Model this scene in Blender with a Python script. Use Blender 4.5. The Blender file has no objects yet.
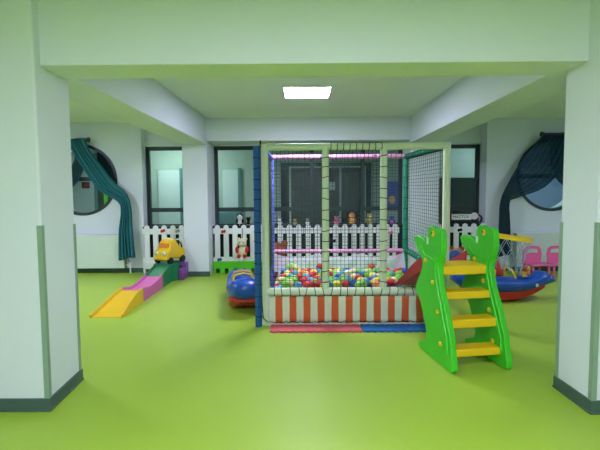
import bpy, bmesh, math, random
from mathutils import Vector, Matrix
random.seed(7)
PI = math.pi
scene = bpy.context.scene
COL = scene.collection

# ------------------------------------------------------------------ materials
def lin(c):
    return tuple(((v/255)/12.92 if v/255 <= .04045 else ((v/255+.055)/1.055)**2.4) for v in c)

def mat(name, rgb, rough=.5, spec=.4, var=.04, scale=8., bump=0., bscale=60., metal=0., alpha=1., trans_tint=None, coat=0.):
    m = bpy.data.materials.new(name); m.use_nodes = True
    nt = m.node_tree; b = nt.nodes['Principled BSDF']
    c = lin(rgb)
    b.inputs['Roughness'].default_value = rough
    b.inputs['Metallic'].default_value = metal
    b.inputs['Specular IOR Level'].default_value = spec
    b.inputs['Coat Weight'].default_value = coat
    tc = nt.nodes.new('ShaderNodeTexCoord')
    n = nt.nodes.new('ShaderNodeTexNoise'); n.inputs['Scale'].default_value = scale; n.inputs['Detail'].default_value = 3
    nt.links.new(tc.outputs['Object'], n.inputs['Vector'])
    r = nt.nodes.new('ShaderNodeMix'); r.data_type = 'RGBA'
    r.inputs[6].default_value = (*[x*(1-var) for x in c], 1); r.inputs[7].default_value = (*[min(1, x*(1+var)) for x in c], 1)
    nt.links.new(n.outputs['Fac'], r.inputs[0]); nt.links.new(r.outputs[2], b.inputs['Base Color'])
    if bump:
        n2 = nt.nodes.new('ShaderNodeTexNoise'); n2.inputs['Scale'].default_value = bscale
        nt.links.new(tc.outputs['Object'], n2.inputs['Vector'])
        bp = nt.nodes.new('ShaderNodeBump'); bp.inputs['Strength'].default_value = bump; bp.inputs['Distance'].default_value = .01
        nt.links.new(n2.outputs['Fac'], bp.inputs['Height']); nt.links.new(bp.outputs['Normal'], b.inputs['Normal'])
    if alpha < 1:
        t = nt.nodes.new('ShaderNodeBsdfTransparent'); mx = nt.nodes.new('ShaderNodeMixShader'); mx.inputs[0].default_value = alpha
        o = nt.nodes['Material Output']
        nt.links.new(t.outputs[0], mx.inputs[1]); nt.links.new(b.outputs[0], mx.inputs[2]); nt.links.new(mx.outputs[0], o.inputs['Surface'])
    return m

def emit(name, rgb, s):
    m = bpy.data.materials.new(name); m.use_nodes = True; nt = m.node_tree
    nt.nodes.remove(nt.nodes['Principled BSDF'])
    e = nt.nodes.new('ShaderNodeEmission'); e.inputs[0].default_value = (*rgb, 1); e.inputs[1].default_value = s
    nt.links.new(e.outputs[0], nt.nodes['Material Output'].inputs['Surface'])
    return m

def glass(name, tint, refl):
    m = bpy.data.materials.new(name); m.use_nodes = True; nt = m.node_tree
    nt.nodes.remove(nt.nodes['Principled BSDF'])
    t = nt.nodes.new('ShaderNodeBsdfTransparent'); t.inputs[0].default_value = (*tint, 1)
    g = nt.nodes.new('ShaderNodeBsdfGlossy'); g.inputs['Roughness'].default_value = .01; g.inputs[0].default_value = (.9, 1, .95, 1)
    mx = nt.nodes.new('ShaderNodeMixShader'); mx.inputs[0].default_value = refl
    nt.links.new(t.outputs[0], mx.inputs[1]); nt.links.new(g.outputs[0], mx.inputs[2])
    nt.links.new(mx.outputs[0], nt.nodes['Material Output'].inputs['Surface'])
    return m

M = dict(
    wall=mat('wall_paint', (216, 226, 232), .75, .2, .02, 2., .04, 120),
    ceil=mat('ceiling_paint', (226, 236, 228), .8, .2, .02, 2.),
    floor=mat('lime_vinyl_floor', (158, 192, 62), .42, .4, .04, 1.3, .015, 40),
    base=mat('dark_baseboard', (70, 96, 86), .5, .3),
    guard=mat('grey_corner_guard', (134, 162, 138), .55, .3),
    frame=mat('charcoal_window_frame', (44, 60, 60), .4, .4),
    spandrel=mat('dark_lower_panel', (26, 48, 42), .5, .3),
    glass=glass('window_glass', (.85, .90, .86), .06),
    white=mat('white_plastic', (226, 234, 230), .4, .4),
    rad=mat('radiator_enamel', (210, 228, 212), .35, .4),
    curtain=mat('teal_curtain_cloth', (48, 116, 124), .8, .2, .15, 30, .2, 200),
    sheer=mat('dark_sheer_voile', (34, 70, 84), .85, .2, .1, 30, alpha=.72),
    rod=mat('dark_curtain_rod', (30, 56, 56), .4, .4),
    corr=mat('corridor_paint', (158, 180, 168), .8, .2),
    corrpale=mat('corridor_door_paint', (186, 206, 202), .6, .2),
    corrfloor=mat('corridor_floor', (120, 130, 132), .6, .2),
    darkdoor=mat('dark_door_glass', (14, 34, 36), .3, .3),
    teal=mat('teal_cabinet', (70, 120, 118), .6, .3),
    blackish=mat('black_furniture', (28, 38, 38), .6, .3),
    cream=mat('cream_foam_sleeve', (212, 226, 200), .55, .3, .04, 20),
    bluef=mat('blue_foam_sleeve', (30, 84, 146), .55, .3, .1, 20),
    purplef=mat('violet_foam_sleeve', (98, 116, 204), .55, .3, .1, 20),
    pinkf=mat('pink_foam_sleeve', (208, 152, 186), .55, .3, .08, 20),
    greenf=mat('green_foam_sleeve', (24, 128, 92), .55, .3, .08, 20),
    redf=mat('maroon_foam_sleeve', (160, 44, 66), .55, .3, .08, 20),
    cord=mat('black_cord', (22, 30, 32), .7, .2),
    net=mat('dark_net_cord', (56, 74, 72), .7, .2),
    stripe_o=mat('orange_stripe_fabric', (206, 98, 56), .7, .2, .06, 20),
    stripe_w=mat('cream_stripe_fabric', (214, 222, 204), .7, .2, .04, 20),
    voile=mat('white_mesh_fabric', (206, 212, 212), .8, .2, .05, 40, alpha=.5),
    pad=mat('grey_pit_pad', (120, 140, 150), .7, .2),
    matred=mat('pink_red_foam', (208, 98, 106), .7, .2, .05, 20, .1, 150),
    matblue=mat('blue_foam', (38, 104, 170), .7, .2, .05, 20, .1, 150),
    slide_g=mat('bright_green_plastic', (66, 200, 40), .42, .4, .03, 6),
    slide_y=mat('yellow_step_plastic', (238, 198, 24), .42, .4, .03, 6),
    slide_r=mat('red_chute_plastic', (172, 44, 44), .4, .4, .03, 6),
    blackpl=mat('black_plastic', (26, 30, 34), .4, .4),
    ramp_y=mat('golden_ramp_plastic', (226, 188, 34), .4, .4, .03, 6),
    ramp_p=mat('pink_ramp_plastic', (206, 96, 168), .4, .4, .03, 6),
    ramp_g=mat('green_ramp_plastic', (22, 122, 80), .4, .4, .03, 6),
    ramp_v=mat('violet_block_plastic', (126, 70, 150), .4, .4, .03, 6),
    see_b=mat('blue_seesaw_plastic', (24, 78, 168), .3, .5, .04, 6),
    see_r=mat('red_seesaw_plastic', (190, 46, 46), .35, .4, .04, 6),
    fence_g=mat('green_fence_base', (92, 206, 40), .45, .4),
    pinkchair=mat('pink_chair_plastic', (240, 110, 170), .4, .4, .03, 6),
    orange=mat('orange_plastic', (226, 136, 50), .5, .3),
    p_cream=mat('cream_plush', (222, 220, 180), .95, .1, .12, 60, .3, 200),
    p_white=mat('white_plush', (220, 224, 214), .95, .1, .12, 60, .3, 200),
    p_black=mat('black_plush', (24, 28, 28), .95, .1, .12, 60, .3, 200),
    p_brown=mat('rust_brown_plush', (164, 90, 60), .95, .1, .12, 60, .3, 200),
    p_dark=mat('dark_brown_plush', (96, 44, 36), .95, .1, .12, 60, .3, 200),
    p_khaki=mat('khaki_plush', (168, 164, 104), .95, .1, .12, 60, .3, 200),
    p_pink=mat('pink_plush', (222, 130, 160), .95, .1, .12, 60, .3, 200),
    p_yellow=mat('tan_yellow_plush', (224, 176, 92), .95, .1, .12, 60, .3, 200),
    p_blue=mat('blue_plush', (70, 96, 160), .95, .1, .12, 60, .3, 200),
    p_grey=mat('grey_plush', (150, 160, 156), .95, .1, .12, 60, .3, 200),
    p_red=mat('red_plush', (196, 60, 50), .95, .1, .12, 60, .3, 200),
    dark_text=mat('dark_print', (30, 30, 40), .6, .2),
    led=emit('led_diffuser_light', (1.0, .93, 1.30), 70.),
    led_front=emit('led_diffuser_front', (1.0, .93, 1.30), 92.),
    led_side=emit('led_diffuser_side', (1.0, .93, 1.36), 68.),
    right_bay_fill=emit('right_bay_fill_light', (.92, .93, 1.40), 36.),
    corridor_fill=emit('corridor_fill_light', (.85, 1.0, 1.0), 34.),
    corridor_fill_dim=emit('corridor_fill_dimmer', (.80, .98, 1.1), 17.),
)

# ------------------------------------------------------------------ mesh helpers
def smooth(me, ang=40):
    for p in me.polygons: p.use_smooth = True
    try: me.set_sharp_from_angle(angle=math.radians(ang))
    except Exception: pass

class MB:
    def __init__(s): s.bm = bmesh.new(); s.mats = []; s.mi = 0
    def use(s, m):
        if m not in s.mats: s.mats.append(m)
        s.mi = s.mats.index(m); return s
    def _mark(s, faces):
        for f in faces: f.material_index = s.mi
    def box(s, x0, x1, y0, y1, z0, z1, M4=None):
        vs = [s.bm.verts.new((x, y, z)) for x in (x0, x1) for y in (y0, y1) for z in (z0, z1)]
        idx = [(0, 1, 3, 2), (4, 6, 7, 5), (0, 4, 5, 1), (2, 3, 7, 6), (0, 2, 6, 4), (1, 5, 7, 3)]
        fs = [s.bm.faces.new([vs[i] for i in q]) for q in idx]; s._mark(fs)
        if M4 is not None: bmesh.ops.transform(s.bm, matrix=M4, verts=vs)
        return s
    def prism(s, poly, z0, z1, axis='z', M4=None):
        # poly list of (a,b); extruded along axis from z0 to z1
        def P(a, b, c):
            return {'z': (a, b, c), 'x': (c, a, b), 'y': (a, c, b)}[axis]
        lo = [s.bm.verts.new(P(a, b, z0)) for a, b in poly]; hi = [s.bm.verts.new(P(a, b, z1)) for a, b in poly]
        n = len(poly); fs = [s.bm.faces.new(lo[::-1]), s.bm.faces.new(hi)]
        for i in range(n): fs.append(s.bm.faces.new((lo[i], lo[(i+1) % n], hi[(i+1) % n], hi[i])))
        s._mark(fs)
        if M4 is not None: bmesh.ops.transform(s.bm, matrix=M4, verts=lo+hi)
        return s
    def tube(s, pts, r, n=8, closed=False, cap=True):
        pts = [Vector(p) for p in pts]; k = len(pts)
        rs = r if isinstance(r, (list, tuple)) else [r]*k
        rings = []; up = None
        for i in range(k):
            if closed: t = pts[(i+1) % k]-pts[i-1]
            else: t = pts[min(i+1, k-1)]-pts[max(i-1, 0)]
            t.normalize()
            if up is None:
                up = Vector((0, 0, 1)) if abs(t.z) < .9 else Vector((1, 0, 0))
            a = t.cross(up)
            if a.length < 1e-5: a = t.cross(Vector((0, 1, 0)))
            a.normalize(); b = a.cross(t).normalized(); up = b
            rings.append([s.bm.verts.new(pts[i]+(a*math.cos(2*PI*j/n)+b*math.sin(2*PI*j/n))*rs[i]) for j in range(n)])
        fs = []
        for i in range(k if closed else k-1):
            A, B = rings[i], rings[(i+1) % k]
            for j in range(n): fs.append(s.bm.faces.new((A[j], A[(j+1) % n], B[(j+1) % n], B[j])))
        if cap and not closed:
            fs.append(s.bm.faces.new(rings[0][::-1])); fs.append(s.bm.faces.new(rings[-1]))
        s._mark(fs); return s
    def torus(s, c, R, r, axis='z', n=16, m=5):
        c = Vector(c); pts = []
        for i in range(n):
            a = 2*PI*i/n; u, v = R*math.cos(a), R*math.sin(a)
            pts.append(c+Vector({'z': (u, v, 0), 'x': (0, u, v), 'y': (u, 0, v)}[axis]))
        return s.tube(pts, r, m, closed=True)
    def ell(s, c, r, seg=16, rings=10, M4=None):
        if not isinstance(r, (tuple, list)): r = (r, r, r)
        m = Matrix.Translation(c) @ Matrix.Diagonal((*r, 1))
        if M4 is not None: m = M4 @ m
        d = bmesh.ops.create_uvsphere(s.bm, u_segments=seg, v_segments=rings, radius=1, matrix=m)
        s._mark({f for v in d['verts'] for f in v.link_faces}); return s
    def loft(s, rings, cap=True):
        R = [[s.bm.verts.new(p) for p in r] for r in rings]; n = len(R[0]); fs = []
        for A, B in zip(R, R[1:]):
            for j in range(n): fs.append(s.bm.faces.new((A[j], A[(j+1) % n], B[(j+1) % n], B[j])))
        if cap: fs += [s.bm.faces.new(R[0][::-1]), s.bm.faces.new(R[-1])]
        s._mark(fs); return s
    def grid(s, pts):
        V = [[s.bm.verts.new(p) for p in row] for row in pts]; fs = []
        for a, b in zip(V, V[1:]):
            for i in range(len(a)-1): fs.append(s.bm.faces.new((a[i], a[i+1], b[i+1], b[i])))
        s._mark(fs); return s
    def build(s, name, m=None, parent=None, bevel=0, ang=40, sm=True, seg=2):
        bmesh.ops.recalc_face_normals(s.bm, faces=s.bm.faces)
        me = bpy.data.meshes.new(name); s.bm.to_mesh(me); s.bm.free()
        for x in (s.mats or [m]): me.materials.append(x)
        if sm: smooth(me, ang)
        o = bpy.data.objects.new(name, me); COL.objects.link(o)
        if parent is not None: o.parent = parent
        if bevel:
            b = o.modifiers.new('bevel', 'BEVEL'); b.width = bevel; b.segments = seg; b.limit_method = 'ANGLE'; b.angle_limit = math.radians(50)
        return o

def tag(o, label=None, cat=None, group=None, kind=None):
    if label: o['label'] = label
    if cat: o['category'] = cat
    if group: o['group'] = group
    if kind: o['kind'] = kind
    return o
def thing(name, label, cat, loc=(0, 0, 0), rz=0, group=None):
    o = bpy.data.objects.new(name, None); COL.objects.link(o); o.empty_display_size = .1
    o.location = loc; o.rotation_euler = (0, 0, rz)
    return tag(o, label, cat, group)
def struct(o, label, cat): return tag(o, label, cat, None, 'structure')
def chaikin(p, it=2):
    for _ in range(it):
        q = []
        for i in range(len(p)):
            a, b = p[i], p[(i+1) % len(p)]
            q += [(.75*a[0]+.25*b[0], .75*a[1]+.25*b[1]), (.25*a[0]+.75*b[0], .25*a[1]+.75*b[1])]
        p = q
    return p
def sm01(t): t = max(0, min(1, t)); return t*t*(3-2*t)
def interp(tab, x):
    for (a, *u), (b, *v) in zip(tab, tab[1:]):
        if x <= b:
            t = (x-a)/(b-a); t = max(0, min(1, t)); return [p+(q-p)*t for p, q in zip(u, v)]
    return list(tab[-1][1:])

# ------------------------------------------------------------------ room shell
CE = 2.68
XL, XR, YF = -6.2, 6.6, -3.2
WY = 7.97           # wall with the round windows
GY = 8.2            # window plane
BY = 7.55           # front of piers and rear beam
struct(MB().box(XL-.2, XR+.2, YF-.2, GY+.05, -.12, 0).build('floor', M['floor'], sm=False), 'lime green vinyl floor running through the whole room', 'floor')
struct(MB().box(XL-.2, XR+.2, YF-.2, 10.2, CE, CE+.12).build('ceiling', M['ceil'], sm=False), 'pale mint ceiling between the beams', 'ceiling')
struct(MB().box(XL-.2, XL, YF, 10.2, 0, CE).build('wall_left', M['wall'], sm=False), 'pale mint side wall beyond the left pillar', 'wall')
struct(MB().box(XR, XR+.2, YF, 10.2, 0, CE).build('wall_right', M['wall'], sm=False), 'pale mint side wall beyond the right pillar', 'wall')
struct(MB().box(XL-.2, XR+.2, YF-.2, YF, 0, CE).build('wall_front', M['wall'], sm=False), 'pale wall behind the camera position', 'wall')

def hole_wall(x0, x1, z0, z1, y0, y1, cx, cz, R, n=64):
    mb = MB(); bm = mb.bm
    inn = []; out = []
    for i in range(n):
        a = 2*PI*i/n; dx, dz = math.cos(a), math.sin(a)
        t = min(((x1-cx)/dx if dx > 1e-9 else (x0-cx)/dx if dx < -1e-9 else 1e9), ((z1-cz)/dz if dz > 1e-9 else (z0-cz)/dz if dz < -1e-9 else 1e9))
        inn.append((cx+R*dx, cz+R*dz)); out.append([cx+t*dx, cz+t*dz])
    for X, Z in ((x0, z0), (x0, z1), (x1, z0), (x1, z1)):   # snap the nearest border vertex to each corner
        j = min(range(n), key=lambda k: (out[k][0]-X)**2+(out[k][1]-Z)**2); out[j] = [X, Z]
    V = {}
    for nm, y in (('f', y0), ('b', y1)):
        V[nm] = ([bm.verts.new((x, y, z)) for x, z in inn], [bm.verts.new((x, y, z)) for x, z in out])
    for i in range(n):
        j = (i+1) % n
        bm.faces.new((V['f'][0][i], V['f'][0][j], V['f'][1][j], V['f'][1][i]))
        bm.faces.new((V['b'][0][i], V['b'][1][i], V['b'][1][j], V['b'][0][j]))
        bm.faces.new((V['f'][0][i], V['b'][0][i], V['b'][0][j], V['f'][0][j]))
        bm.faces.new((V['f'][1][i], V['f'][1][j], V['b'][1][j], V['b'][1][i]))
    return mb
LX, LZ, RX, RZ, RR = -3.925, 1.672, 4.40, 1.70, .635
struct(hole_wall(XL, -2.845, 0, CE, WY, GY+.12, LX, LZ, RR).build('wall_back', M['wall'], sm=False), 'pale rear wall around the left round window', 'wall')
struct(hole_wall(3.245, XR, 0, CE, WY-.1, GY+.12, RX, RZ, RR).build('wall_back', M['wall'], sm=False), 'pale rear wall around the right round window', 'wall')
WT = 2.275
struct(MB().box(-2.845, 3.245, GY-.06, GY+.12, WT, CE).build('wall_back', M['wall'], sm=False), 'strip of rear wall above the tall dark windows', 'wall')
# piers + beams + pillars
struct(MB().box(-2.015, -1.595, BY, GY+.12, 0, CE).build('pillar', M['wall'], bevel=.008), 'plain pier between the two left tall windows', 'pillar')
struct(MB().box(1.84, 2.32, BY, GY+.12, 0, CE).build('pillar', M['wall'], bevel=.008), 'plain pier behind the right side of the ball pit', 'pillar')
struct(MB().box(-2.03, 2.28, BY+.02, GY-.05, 2.295, CE).build('beam', M['wall'], bevel=.006), 'ceiling beam along the rear windows', 'beam')
struct(MB().prism([(-1.665, 3.2), (-1.60, BY+.04), (-2.03, BY+.04), (-2.09, 3.2)], 2.245, CE).build('beam', M['wall'], bevel=.006), 'ceiling beam running back from the left pillar', 'beam')
struct(MB().prism([(1.80, 3.05), (2.24, 3.05), (2.28, BY+.04), (1.84, BY+.04)], 2.245, CE).build('beam', M['wall'], bevel=.006), 'ceiling beam running back from the right pillar', 'beam')
struct(MB().box(XL, XR, 2.86, 3.19, 2.205, CE).build('beam', M['wall'], bevel=.006), 'wide beam across the front between the pillars', 'beam')
PLp = [(-2.9, 2.78), (-1.637, 2.78), (-1.672, 3.26), (-2.9, 3.26)]
PRp = [(1.803, 2.71), (2.9, 2.71), (2.9, 3.09), (1.797, 3.09)]
struct(MB().prism(PLp, 0, CE).build('pillar', M['wall'], bevel=.012), 'broad pale pillar at the left edge of the picture', 'pillar')
struct(MB().prism(PRp, 0, CE).build('pillar', M['wall'], bevel=.012), 'broad pale pillar at the right edge of the picture', 'pillar')
def grow(p, d):
    cx = sum(a for a, b in p)/4; cy = sum(b for a, b in p)/4
    return [(a+(d if a > cx else -d), b+(d if b > cy else -d)) for a, b in p]
struct(MB().prism(grow(PLp, .012), 0, .085).prism(grow(PLp, .016), 0, .014).build('baseboard_left', M['base'], bevel=.004), 'dark grey green baseboard round the left pillar', 'baseboard')
struct(MB().prism(grow(PRp, .012), 0, .085).prism(grow(PRp, .016), 0, .014).build('baseboard_right', M['base'], bevel=.004), 'dark grey green baseboard round the right pillar', 'baseboard')
for k, (x0, x1, y, lab) in enumerate(((XL, -2.845, WY, 'dark baseboard under the left radiator'), (3.245, XR, WY-.1, 'dark baseboard behind the pink chairs'),
                                      (-2.03, -1.58, BY, 'dark baseboard at the foot of the left pier'), (1.825, 2.335, BY, 'dark baseboard at the foot of the right pier'))):
    struct(MB().box(x0, x1, y-.014, y, 0, .085).build('baseboard_back', M['base'], bevel=.003), lab, 'baseboard')
def guard(n, p, q, r, z1, lab):   # L profile: corner q, flanges towards p and r
    q = Vector(q); a = (Vector(p)-q).normalized(); b = (Vector(r)-q).normalized(); t = .005; w = .028
    o = q-a*t*.9-b*t*.9
    poly = [q+a*w-b*t, q-a*t-b*t, q+b*w-a*t, q+b*w+a*.002, q+a*.002+b*.002, q+a*w+b*.002]
    struct(MB().prism([(v.x, v.y) for v in poly], .085, z1).build('trim_%d' % n, M['guard'], sm=False), lab, 'trim')
guard(1, PLp[0], PLp[1], PLp[2], 1.20, 'grey guard strip on the near corner of left pillar')
guard(2, PLp[1], PLp[2], PLp[3], 1.18, 'grey guard strip on the far corner of left pillar')
guard(3, PRp[1], PRp[0], PRp[3], 1.20, 'grey guard strip on the near corner of right pillar')
guard(4, PRp[0], PRp[3], PRp[2], 1.18, 'grey guard strip on the far corner of right pillar')

# ------------------------------------------------------------------ windows
def tall_window(n, x0, x1, mull, lab):
    w = thing('window_%d' % n, lab, 'window', (0, GY, 0)); w['kind'] = 'structure'
    f = MB(); d0, d1 = -.03, .04; e = .068
    f.box(x0, x0+e, d0, d1, 0, WT).box(x1-e, x1, d0, d1, 0, WT).box(x0+e, x1-e, d0, d1, WT-e, WT).box(x0+e, x1-e, d0, d1, .80, .86)
    f.box(x0+e, x1-e, d0, d1, 1.085, 1.16)
    for m in mull: f.box(m-.035, m+.035, d0, d1, .86, 1.085).box(m-.035, m+.035, d0, d1, 1.16, WT-e)
    f.build('window_frame', M['frame'], w, bevel=.004)
    MB().box(x0+e, x1-e, 0, .03, 0, .80).build('lower_panel', M['spandrel'], w)
    xs = [x0+e]+[t for m in mull for t in (m-.035, m+.035)]+[x1-e]
    for a, b in zip(xs[::2], xs[1::2]):
        for z0, z1 in ((.86, 1.085), (1.16, WT-e)):
            MB().grid([[(a, .01, z0), (b, .01, z0)], [(a, .01, z1), (b, .01, z1)]]).build('pane', M['glass'], w)
    MB().box(x0, x1, -.30, -.03, .80, .835).build('sill', M['spandrel'], w, bevel=.004)
tall_window(1, -2.845, -2.015, [], 'narrow dark framed window behind the yellow ride-on car')
tall_window(2, -1.60, 1.84, [-.73, .19, 1.12], 'wide dark framed window behind the ball pit')
tall_window(3, 2.32, 3.245, [], 'dark framed window right of the ball pit')
def round_window(n, cx, cz, wy, lab, bar):
    w = thing('window_%d' % n, lab, 'window', (cx, wy, cz)); w['kind'] = 'structure'
    f = MB(); N = 64
    prof = [(.635, -.012), (.635, .10), (.585, .10), (.585, -.012)]
    rings = []
    for i in range(N+1):
        a = 2*PI*i/N; rings.append([(r*math.cos(a), y, r*math.sin(a)) for r, y in prof])
    f.loft(rings, cap=False).build('window_frame', M['frame'], w)
    MB().box(-.59, .59, .0, .06, bar-.035, bar+.035).build('crossbar', M['frame'], w, bevel=.004)
    g = MB(); vs = [g.bm.verts.new((.59*math.cos(2*PI*i/N), .05, .59*math.sin(2*PI*i/N))) for i in range(N)]; g.bm.faces.new(vs)
    g.build('pane', M['glass'], w)
round_window(4, LX, LZ, WY, 'round dark framed window above the left radiator', .02)
round_window(5, RX, RZ, WY-.1, 'round dark framed window above the right radiator', -.02)

# added corridor behind the panes, standing in for their reflections
struct(MB().box(XL, XR, 10.0, 10.2, 0, CE).build('wall_corridor', M['corr'], sm=False), 'added corridor wall in place of reflections in the windows', 'wall')
struct(MB().box(XL-.2, XR+.2, GY+.05, 10.2, -.12, 0).build('floor_corridor', M['corrfloor'], sm=False), 'grey floor of the added corridor beyond the windows', 'floor')
d = thing('door_1', 'dark glazed double door in the added corridor behind the ball pit, in place of a reflection', 'door', (0, 9.97, 0)); d['kind'] = 'structure'
MB().box(-.46, 1.55, -.03, .03, 0, 2.09).build('door_leaf', M['darkdoor'], d)
MB().box(-.28, 1.42, -.045, -.03, 1.98, 2.01).box(-.28, -.24, -.045, -.03, .1, 1.98).box(.22, .26, -.045, -.03, .1, 1.98).box(.84, .88, -.045, -.03, .1, 1.98).box(1.38, 1.42, -.045, -.03, .1, 1.98).build('white_strip', M['corrpale'], d)
MB().box(.60, .74, -.05, -.045, 1.48, 1.66).build('paper_notice', M['corrpale'], d)
for n, (x0, x1, t, lab) in enumerate(((-1.76, -1.42, 1.95, 'pale added door in place of a reflection in the left part of the wide window'), (-3.2, -2.72, 1.95, 'pale added door in place of a reflection in the narrow left window'),
                                 (-5.3, -4.63, 2.3, 'pale added door in place of a reflection in the left round window'), (2.95, 4.02, 1.74, 'dark added door darkening the view in the window right of the ball pit')), 2):
    d = thing('door_%d' % n, lab, 'door', (0, 9.97, 0)); d['kind'] = 'structure'
    MB().box(x0, x1, -.02, .03, 0, t).build('door_leaf', M['darkdoor' if n == 5 else 'corrpale'], d)  # leaves added for the pale and dark tones mirrored in the glass
    MB().box(x1, x1+.07, -.03, .03, 0, t+.04).build('door_frame', M['teal'], d)
d = thing('door_6', 'dark added door darkening the right half of the left round window', 'door', (0, 9.97, 0)); d['kind'] = 'structure'
MB().box(-4.54, -3.93, -.02, .03, 0, 2.4).build('door_leaf', M['darkdoor'], d)  # dark leaf added to darken this part of the round pane
MB().box(-4.42, -4.34, -.035, -.02, 0, 1.75).build('green_edge', M['fence_g'], d)
d = thing('door_7', 'added blue grey panel tinting the view through the right round window', 'door', (0, 9.97, 0)); d['kind'] = 'structure'
MB().box(4.75, 6.1, -.02, .03, 0, 2.4).build('door_leaf', mat('blue_grey_door', (160, 190, 220), .6, .2), d)  # panel added to turn the round pane bluish
l = thing('ceiling_light', 'added unseen fill light behind the left windows', 'ceiling light', (-2.6, 9.1, CE))  # added lamp out of view, brightens the stand-in corridor
MB().box(-.6, .6, -.15, .15, -.02, 0).build('diffuser', M['corridor_fill'], l)
l = thing('ceiling_light', 'added unseen fill light behind the right windows', 'ceiling light', (4.0, 9.1, CE))  # also added and out of view, weaker for the right panes
MB().box(-.6, .6, -.15, .15, -.02, 0).build('diffuser', M['corridor_fill_dim'], l)
c = thing('wall_sign', 'small dark red sign on added corridor wall behind the left round window', 'sign', (-4.82, 9.955, 1.63))
MB().box(-.09, .09, -.006, .006, -.07, .07).build('plate', mat('dark_red_sign', (110, 40, 48), .6, .2), c); MB().box(-.10, .10, -.003, .006, -.08, .08).build('frame', M['frame'], c)
c = thing('cabinet', 'low teal cabinet in the added corridor behind the left panes', 'cabinet', (-1.62, 9.75, 0))
MB().box(-.22, .22, -.18, .18, 0, 1.02).build('body', M['teal'], c, bevel=.01); MB().box(-.2, .2, -.195, -.18, .06, .98).build('door', M['teal'], c)
c = thing('bench', 'black bench in the added corridor behind the right window', 'bench', (3.2, 9.5, 0))
MB().box(-.5, .5, -.2, .2, .78, .86).build('top', M['blackish'], c); MB().box(-.5, .5, .14, .2, .86, 1.16).build('backrest', M['blackish'], c)
for x in (-.45, .41): MB().box(x, x+.05, -.18, .18, 0, .78).build('leg', M['blackish'], c)
c = thing('picture', 'blue and yellow poster on the added corridor wall right of dark door', 'poster', (2.07, 9.985, 1.36))
MB().box(-.17, .17, -.005, .012, -.31, .31).build('sheet', mat('violet_poster', (74, 88, 170), .6, .2), c)
MB().ell((-.05, -.008, -.1), (.07, .004, .09)).build('yellow_figure', M['p_yellow'], c)

# ------------------------------------------------------------------ ceiling lights
def led_panel(x, y, lab, em='led'):
    t = thing('ceiling_light', lab, 'ceiling light', (x, y, CE), 0, 'square ceiling light panels')
    h = .30; f = MB()
    f.box(-h, h, -h, -h+.018, -.014, 0).box(-h, h, h-.018, h, -.014, 0).box(-h, -h+.018, -h+.018, h-.018, -.014, 0).box(h-.018, h, -h+.018, h-.018, -.014, 0).build('frame', M['white'], t)
    MB().box(-h+.018, h-.018, -h+.018, h-.018, -.010, 0).build('diffuser', M[em], t)
led_panel(.075, 5.73, 'lit square ceiling panel above the ball pit')
led_panel(.075, .3, 'lit square ceiling panel in front of the wide beam', 'led_front')
led_panel(-4.2, 5.2, 'lit square ceiling panel in the left side bay', 'led_side')
led_panel(5.0, 5.0, 'added dim fill panel brightening the right side bay', 'right_bay_fill')  # added for fill light, this bay has no lamp of its own
led_panel(.075, -1.9, 'lit square ceiling panel at the near end of the hall', 'led_front')

# ------------------------------------------------------------------ radiators
def radiator(x0, x1, y, lab, valve):
    t = thing('radiator', lab, 'radiator', ((x0+x1)/2, y-.025, 0)); w = (x1-x0)/2
    b = MB().box(-w, w, -.10, -.085, .10, .675)
    b.box(-w, w, -.03, -.015, .10, .675)
    n = int(w*2/.05)
    for i in range(n+1): b.box(-w+i*.05, -w+i*.05+.008, -.085, -.03, .12, .66)
    b.build('panel', M['rad'], t, bevel=.004)
    MB().box(-w-.006, w+.006, -.105, -.01, .675, .695).build('top_grille', M['white'], t, bevel=.003)
    MB().box(-w-.02, -w, -.104, -.011, .10, .68).build('side_panel', M['guard'], t, bevel=.004)
    MB().box(w, w+.02, -.104, -.011, .10, .68).build('side_panel', M['guard'], t, bevel=.004)
    for s in (-.6, .6): MB().box(w*s-.02, w*s+.02, -.015, .025, .3, .5).build('bracket', M['white'], t)
    if valve:
        MB().tube([(w+.02, -.055, .15), (w+.09, -.055, .15)], .014).tube([(w+.09, -.055, .19), (w+.09, -.055, .12)], .022).build('valve', M['white'], t)
        MB().tube([(w+.09, -.055, .12), (w+.09, -.055, 0)], .013).build('pipe', M['white'], t)
        MB().tube([(w+.02, -.055, .62), (w+.05, -.055, .62), (w+.05, -.055, .25), (w+.09, -.055, .2)], .009).build('pipe', M['guard'], t)
radiator(-4.7, -3.17, WY, 'white panel radiator under the left round window', True)
radiator(3.75, 5.2, WY-.1, 'white panel radiator under the right round window', False)

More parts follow.
